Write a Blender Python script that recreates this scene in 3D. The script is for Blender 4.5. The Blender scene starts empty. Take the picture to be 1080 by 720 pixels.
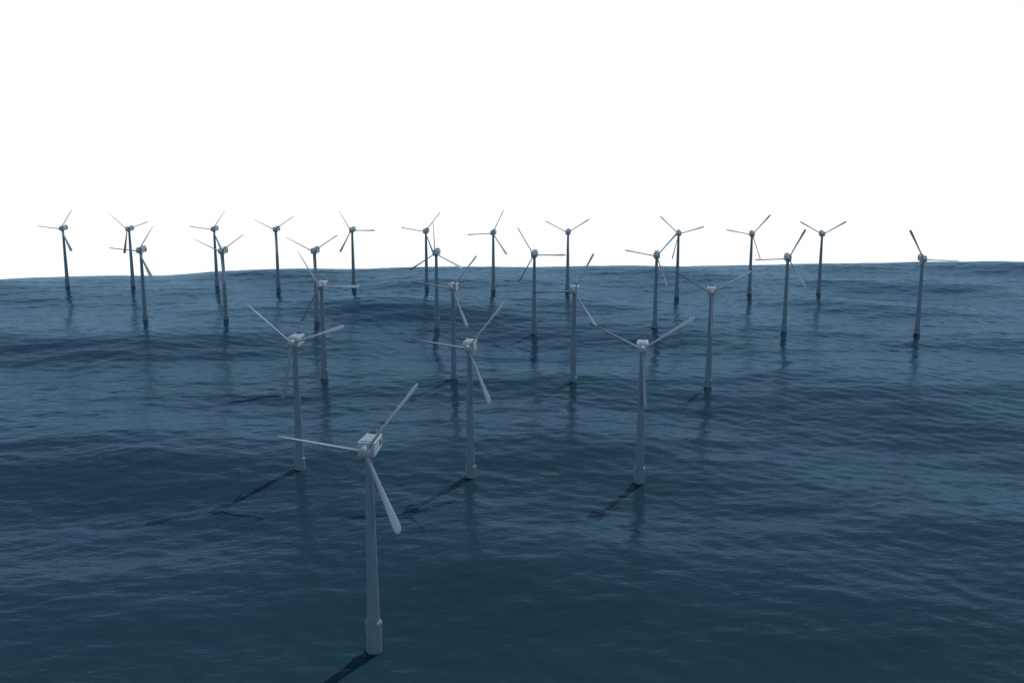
import bpy, math, bmesh
import numpy as np
from mathutils import Matrix, Vector
H=190.0; P=math.radians(11.05); HH=80.0
# rotor centre x, y (metres), rotor phase (deg), height of the swell at the tower foot (m)
TURB=[(-54.2,351.4,52,-2.6),(-125.8,557.2,19,3.6),(-24.6,542.2,52,4.7),(72.1,539.1,34,1.4),(-155.0,793.9,1,2.9),(-47.9,783.0,52,5.4),(48.0,767.1,63,7.0),(153.6,757.7,31,4.5),
(-402.8,1071.4,55,3.7),(-311.4,1061.5,35,7.5),(-213.1,1064.8,33,3.2),(-80.9,1045.4,93,-1),(22.6,1029.9,1,-4.5),(148.5,1019.2,50,5.0),(277.3,995.7,63,5),(409.8,987.1,118,4.7),
(-617.8,1366.6,54,.3),(-522.7,1355.9,19,1.8),(-406.1,1353.3,53,2.2),(-320.7,1348.1,34,.3),(-215.8,1337.7,1,1.7),(-115.1,1320.0,51,7),(-25.2,1295.4,64,5.3),(72.8,1302.7,33,2.9),
(214.5,1283.5,17,-3.3),(307.0,1274.1,50,3.3),(397.7,1276.4,31,3)]
YAW=math.radians(-8)
sc=bpy.context.scene
def mat(name):
    m=bpy.data.materials.new(name); m.use_nodes=True; m.node_tree.nodes.clear(); return m,m.node_tree.nodes,m.node_tree.links
# ---------- sea
rng=np.random.default_rng(11)
waves=[]
def band(n,l0,l1,amp,spread,mean=90):
    for i in range(n):
        L=l0*(l1/l0)**rng.random(); a=amp*(0.5+rng.random())*(L/l1); th=math.radians(mean+rng.normal()*spread)
        k=2*math.pi/L; waves.append((k*math.cos(th),k*math.sin(th),a,rng.random()*6.283))
band(8,170,420,1.3,20,80); band(12,50,150,0.22,30,75); band(18,18,50,0.08,38,80); band(24,7,18,0.035,45,80); band(4,120,300,0.9,15,30)
def swell(x,y):
    z=np.full_like(x,3.0)
    for kx,ky,a,p in waves: z+=a*np.sin(kx*x+ky*y+p)
    return z
T=np.array(TURB); cx=T[:,0]; cy=T[:,1]+2
SX,SY=75.,95.
G=np.exp(-((cx[:,None]-cx)/SX)**2/2-((cy[:,None]-cy)/SY)**2/2)
Wt=np.linalg.solve(G+0.12*np.eye(len(cx)),T[:,3]-swell(cx.copy(),cy.copy()))
def height(x,y):
    z=swell(x,y)
    for a,b,w_ in zip(cx,cy,Wt): z+=w_*np.exp(-((x-a)/SX)**2/2-((y-b)/SY)**2/2)
    return z
xs=np.concatenate([np.arange(-3200,-1000,40),np.arange(-1000,1000,2.5),np.arange(1000,3201,40)])
ys=[-2400.]
while ys[-1]<180: ys.append(ys[-1]+40)
while ys[-1]<1800: ys.append(ys[-1]+1.3+max(0,ys[-1]-200)/1500*1.6)
while ys[-1]<2600: ys.append(ys[-1]+25)
ys=np.array(ys)
X,Y=np.meshgrid(xs,ys)
Z=height(X,Y)
s=np.maximum(0,Y-(1510+0.13*X)); Z-=s*s/1500
nx,ny=len(xs),len(ys)
me=bpy.data.meshes.new("sea")
co=np.stack([X,Y,Z],-1).reshape(-1,3).astype(np.float32)
idx=np.arange(nx*ny).reshape(ny,nx)
q=np.stack([idx[:-1,:-1],idx[:-1,1:],idx[1:,1:],idx[1:,:-1]],-1).reshape(-1,4).astype(np.int32)
me.vertices.add(len(co)); me.vertices.foreach_set("co",co.ravel())
me.loops.add(q.size); me.loops.foreach_set("vertex_index",q.ravel())
me.polygons.add(len(q)); me.polygons.foreach_set("loop_start",np.arange(0,q.size,4,dtype=np.int32))
me.update(calc_edges=True); me.polygons.foreach_set("use_smooth",np.ones(len(q),bool))
sea=bpy.data.objects.new("sea",me); sc.collection.objects.link(sea)
m,N,L=mat("sea_water")
out=N.new("ShaderNodeOutputMaterial"); dif=N.new("ShaderNodeBsdfDiffuse"); gl=N.new("ShaderNodeBsdfGlossy"); mx=N.new("ShaderNodeMixShader"); fr=N.new("ShaderNodeFresnel")
tc=N.new("ShaderNodeTexCoord"); mp=N.new("ShaderNodeMapping"); L.new(tc.outputs["Object"],mp.inputs["Vector"]); mp.inputs["Scale"].default_value=(0.6,1,1); mp.inputs["Rotation"].default_value=(0,0,0.2)
def noise(s,d,r=0.55):
    n=N.new("ShaderNodeTexNoise"); n.inputs["Scale"].default_value=s; n.inputs["Detail"].default_value=d; n.inputs["Roughness"].default_value=r; L.new(mp.outputs[0],n.inputs["Vector"]); return n
n1=noise(0.32,4,0.5); n2=noise(1.1,3)
b1=N.new("ShaderNodeBump"); b1.inputs["Strength"].default_value=1; b1.inputs["Distance"].default_value=0.36; L.new(n1.outputs["Fac"],b1.inputs["Height"])
b2=N.new("ShaderNodeBump"); b2.inputs["Strength"].default_value=1; b2.inputs["Distance"].default_value=0.08; L.new(n2.outputs["Fac"],b2.inputs["Height"]); L.new(b1.outputs[0],b2.inputs["Normal"])
for nd in (dif,gl,fr): L.new(b2.outputs[0],nd.inputs["Normal"])
n3=noise(0.006,3); cr=N.new("ShaderNodeValToRGB"); cr.color_ramp.elements[0].position=.35; cr.color_ramp.elements[1].position=.65
cr.color_ramp.elements[0].color=(0.015,0.045,0.062,1); cr.color_ramp.elements[1].color=(0.019,0.049,0.080,1)
L.new(n3.outputs["Fac"],cr.inputs[0]); L.new(cr.outputs[0],dif.inputs["Color"])
gl.inputs["Color"].default_value=(0.20,0.35,0.51,1); gl.inputs["Roughness"].default_value=0.05; fr.inputs["IOR"].default_value=1.33
fm=N.new("ShaderNodeMapRange"); fm.inputs["From Min"].default_value=0.06; fm.inputs["From Max"].default_value=1.0; fm.inputs["To Min"].default_value=0.0; fm.inputs["To Max"].default_value=1.1
L.new(fr.outputs[0],fm.inputs["Value"]); L.new(fm.outputs[0],mx.inputs[0]); L.new(dif.outputs[0],mx.inputs[1]); L.new(gl.outputs[0],mx.inputs[2]); L.new(mx.outputs[0],out.inputs["Surface"])
me.materials.append(m)
# ---------- turbine meshes
def paint(name,col,rough=0.55,var=0.08):
    m,N,L=mat(name); out=N.new("ShaderNodeOutputMaterial"); b=N.new("ShaderNodeBsdfPrincipled"); tc=N.new("ShaderNodeTexCoord"); n=N.new("ShaderNodeTexNoise"); n.inputs["Scale"].default_value=0.5; n.inputs["Detail"].default_value=6
    mp=N.new("ShaderNodeMapping"); mp.inputs["Scale"].default_value=(1.5,1.5,0.25); L.new(tc.outputs["Object"],mp.inputs[0]); L.new(mp.outputs[0],n.inputs[0])
    r=N.new("ShaderNodeValToRGB"); r.color_ramp.elements[0].position=.3; r.color_ramp.elements[1].position=.7
    r.color_ramp.elements[0].color=tuple(c*(1-var) for c in col)+(1,); r.color_ramp.elements[1].color=tuple(min(1,c*(1+var)) for c in col)+(1,)
    L.new(n.outputs["Fac"],r.inputs[0]); L.new(r.outputs[0],b.inputs["Base Color"]); b.inputs["Roughness"].default_value=rough; b.inputs["Specular IOR Level"].default_value=0.2; L.new(b.outputs[0],out.inputs[0]); return m
M_t=paint("tower_paint",(0.12,0.22,0.295)); M_b=paint("blade_paint",(0.22,0.33,0.41),0.5,0.05); M_n=paint("nacelle_paint",(0.34,0.46,0.53)); M_d=paint("vent_dark",(0.10,0.14,0.17),0.7)
def mk(name,V,Fc,mt,smooth=True):
    me=bpy.data.meshes.new(name); me.from_pydata(V,[],Fc)
    me.materials.append(mt)
    for i,p in enumerate(me.polygons): p.use_smooth=smooth
    me.update(); return me
def lathe(prof,n=40,axis='z'):
    V=[];Fc=[]
    for r,z in prof:
        for i in range(n):
            a=2*math.pi*i/n
            V.append((r*math.cos(a),r*math.sin(a),z) if axis=='z' else (r*math.cos(a),z,r*math.sin(a)))
    for j in range(len(prof)-1):
        for i in range(n):
            k=(i+1)%n; Fc.append((j*n+i,j*n+k,(j+1)*n+k,(j+1)*n+i))
    Fc.append(tuple(range(n))[::-1]); e=(len(prof)-1)*n; Fc.append(tuple(range(e,e+n)))
    return V,Fc
def auto(me):
    me.set_sharp_from_angle(angle=math.radians(35)); return me
zt=HH-2.9
tower=auto(mk("tower",*lathe([(2.45,10.0),(2.42,14),(2.05,36),(2.09,36.05),(2.09,36.4),(2.04,36.45),(1.72,58),(1.76,58.05),(1.76,58.4),(1.71,58.45),(1.42,zt-1),(1.75,zt-.9),(1.75,zt)]),M_t))
trans=auto(mk("transition_piece",*lathe([(3.0,-14),(3.0,9.3),(3.25,9.4),(3.25,10.1),(2.95,10.15),(2.95,10.7),(2.4,10.95)]),M_t))
def box(bm,c,s,bev=0,seg=2,taper=None,midx=0):
    r=bmesh.ops.create_cube(bm,size=1); vs=r['verts']
    for v in vs:
        v.co.x=v.co.x*s[0]+c[0]; v.co.y=v.co.y*s[1]+c[1]; v.co.z=v.co.z*s[2]+c[2]
        if taper: taper(v)
    for f in set(f for v in vs for f in v.link_faces): f.material_index=midx
    if bev:
        es=list(set(e for v in vs for e in v.link_edges)); r=bmesh.ops.bevel(bm,geom=es,offset=bev,segments=seg,affect='EDGES',profile=.5)
        for f in r['faces']: f.material_index=midx
bm=bmesh.new()
def tp(v):
    if v.co.y>0:
        v.co.x*=0.9
        if v.co.z<0: v.co.z+=0.9
    else: v.co.z*=0.95
box(bm,(0,2.6,0.3),(6.6,12.0,6.0),0.4,2,tp)
for yy in (-1.4,0.9,3.2,5.5): box(bm,(0,yy,3.36),(5.0,1.6,0.4),0.08,1)
for sx in (-1,1):
    for yy in (4.6,5.4,6.2): box(bm,(sx*3.12,yy,0.8),(0.16,0.35,2.0),0,1,None,1)
box(bm,(0,7.9,3.8),(4.0,0.5,1.3),0.1,1,None,1)
box(bm,(1.3,7.0,4.2),(0.12,0.12,2.0)); box(bm,(-1.3,7.0,4.1),(0.12,0.12,1.8))
nac=bpy.data.meshes.new("nacelle"); bm.to_mesh(nac); bm.free(); nac.materials.append(M_n); nac.materials.append(M_d)
V,Fc=lathe([(1.8,-3.2),(2.05,-3.6),(2.2,-4.2),(2.15,-5.6),(1.9,-6.6),(1.4,-7.4),(0.75,-7.85),(0.15,-8.0)],32,'y')
hubm=auto(mk("hub",V,[f[::-1] for f in Fc],M_b))
def blade():
    V=[];n=20; R=33.3
    st=[(1.2,1.5,1.5,78),(2.6,1.5,1.4,78),(4.5,1.7,1.2,78),(8,2.1,1.0,77),(13,2.6,.95,76),(19,3.3,.85,75),(25,4.1,.72,74),(29,4.7,.6,73),(32,5.0,.5,72),(34,4.8,.4,72),(35.2,3.9,.3,72),(35.8,2.6,.2,72),(36,1.0,.1,72)]
    for r,c,t,b in st:
        b=math.radians(b)
        for i in range(n):
            a=2*math.pi*i/n; u=math.cos(a)*c/2; w=math.sin(a)*t/2*(1+0.35*math.cos(a))
            V.append((u*math.cos(b)+w*math.sin(b), -u*math.sin(b)+w*math.cos(b), r*R/36))
    Fc=[]
    for j in range(len(st)-1):
        for i in range(n):
            k=(i+1)%n; Fc.append((j*n+i,j*n+k,(j+1)*n+k,(j+1)*n+i))
    Fc.append(tuple(range(n))[::-1]); e=(len(st)-1)*n; Fc.append(tuple(range(e,e+n)))
    return mk("blade",V,Fc,M_b)
bl=blade()
ROV=5.2
for hx,hy,ph,_ in TURB:
    ps=YAW; ph=math.radians(ph)
    e=bpy.data.objects.new("wind_turbine",None); sc.collection.objects.link(e); e.empty_display_size=5
    e.location=(hx-ROV*math.sin(ps),hy+ROV*math.cos(ps),0); e.rotation_euler=(0,0,ps)
    def part(nm,me,M=Matrix()):
        o=bpy.data.objects.new(nm,me); sc.collection.objects.link(o); o.parent=e; o.matrix_local=M; return o
    part("tower",tower); part("transition_piece",trans); part("nacelle",nac,Matrix.Translation((0,0,HH))); part("hub",hubm,Matrix.Translation((0,0,HH)))
    for j in range(3):
        a=ph+j*2*math.pi/3; c,s_=math.cos(a),math.sin(a)
        part("blade_%d"%(j+1),bl,Matrix(((-s_,0,c,0),(0,-1,0,-ROV),(c,0,s_,HH),(0,0,0,1))))
# ---------- light
az=math.radians(28); el=math.radians(51)
sd=bpy.data.lights.new("sun",'SUN'); sd.energy=2.3; sd.angle=math.radians(0.6); sd.color=(1,.97,.92); so=bpy.data.objects.new("sun",sd); sc.collection.objects.link(so)
v=Vector((math.sin(az)*math.cos(el),math.cos(az)*math.cos(el),math.sin(el))); so.rotation_euler=v.to_track_quat('Z','Y').to_euler(); so.location=(200,0,400)
w=bpy.data.worlds.new("World"); sc.world=w; w.use_nodes=True; N=w.node_tree.nodes; L=w.node_tree.links; N.clear()
out=N.new("ShaderNodeOutputWorld"); sky=N.new("ShaderNodeTexSky"); sky.sky_type='NISHITA'; sky.sun_disc=False; sky.sun_elevation=el; sky.sun_rotation=az
bg=N.new("ShaderNodeBackground"); bg.inputs[1].default_value=0.075; L.new(sky.outputs[0],bg.inputs[0])
bh=N.new("ShaderNodeBackground"); bh.inputs[0].default_value=(1,1,1,1); bh.inputs[1].default_value=1.05
tc=N.new("ShaderNodeTexCoord"); sp=N.new("ShaderNodeSeparateXYZ"); L.new(tc.outputs["Generated"],sp.inputs[0])
mr=N.new("ShaderNodeMapRange"); mr.interpolation_type='SMOOTHSTEP'; mr.inputs["From Min"].default_value=0.19; mr.inputs["From Max"].default_value=0.36; mr.inputs["To Min"].default_value=1; mr.inputs["To Max"].default_value=0; L.new(sp.outputs["Z"],mr.inputs["Value"])
ms=N.new("ShaderNodeMixShader"); L.new(mr.outputs[0],ms.inputs[0]); L.new(bg.outputs[0],ms.inputs[1]); L.new(bh.outputs[0],ms.inputs[2]); L.new(ms.outputs[0],out.inputs[0])
cd=bpy.data.cameras.new("camera"); cd.lens=35; cd.sensor_width=36; cd.clip_end=20000; cd.clip_start=1
co_=bpy.data.objects.new("camera",cd); sc.collection.objects.link(co_); co_.location=(0,0,H); co_.rotation_euler=(math.pi/2-P,0,0); sc.camera=co_
sc.view_settings.view_transform='Standard'; sc.view_settings.look='None'; sc.view_settings.exposure=0
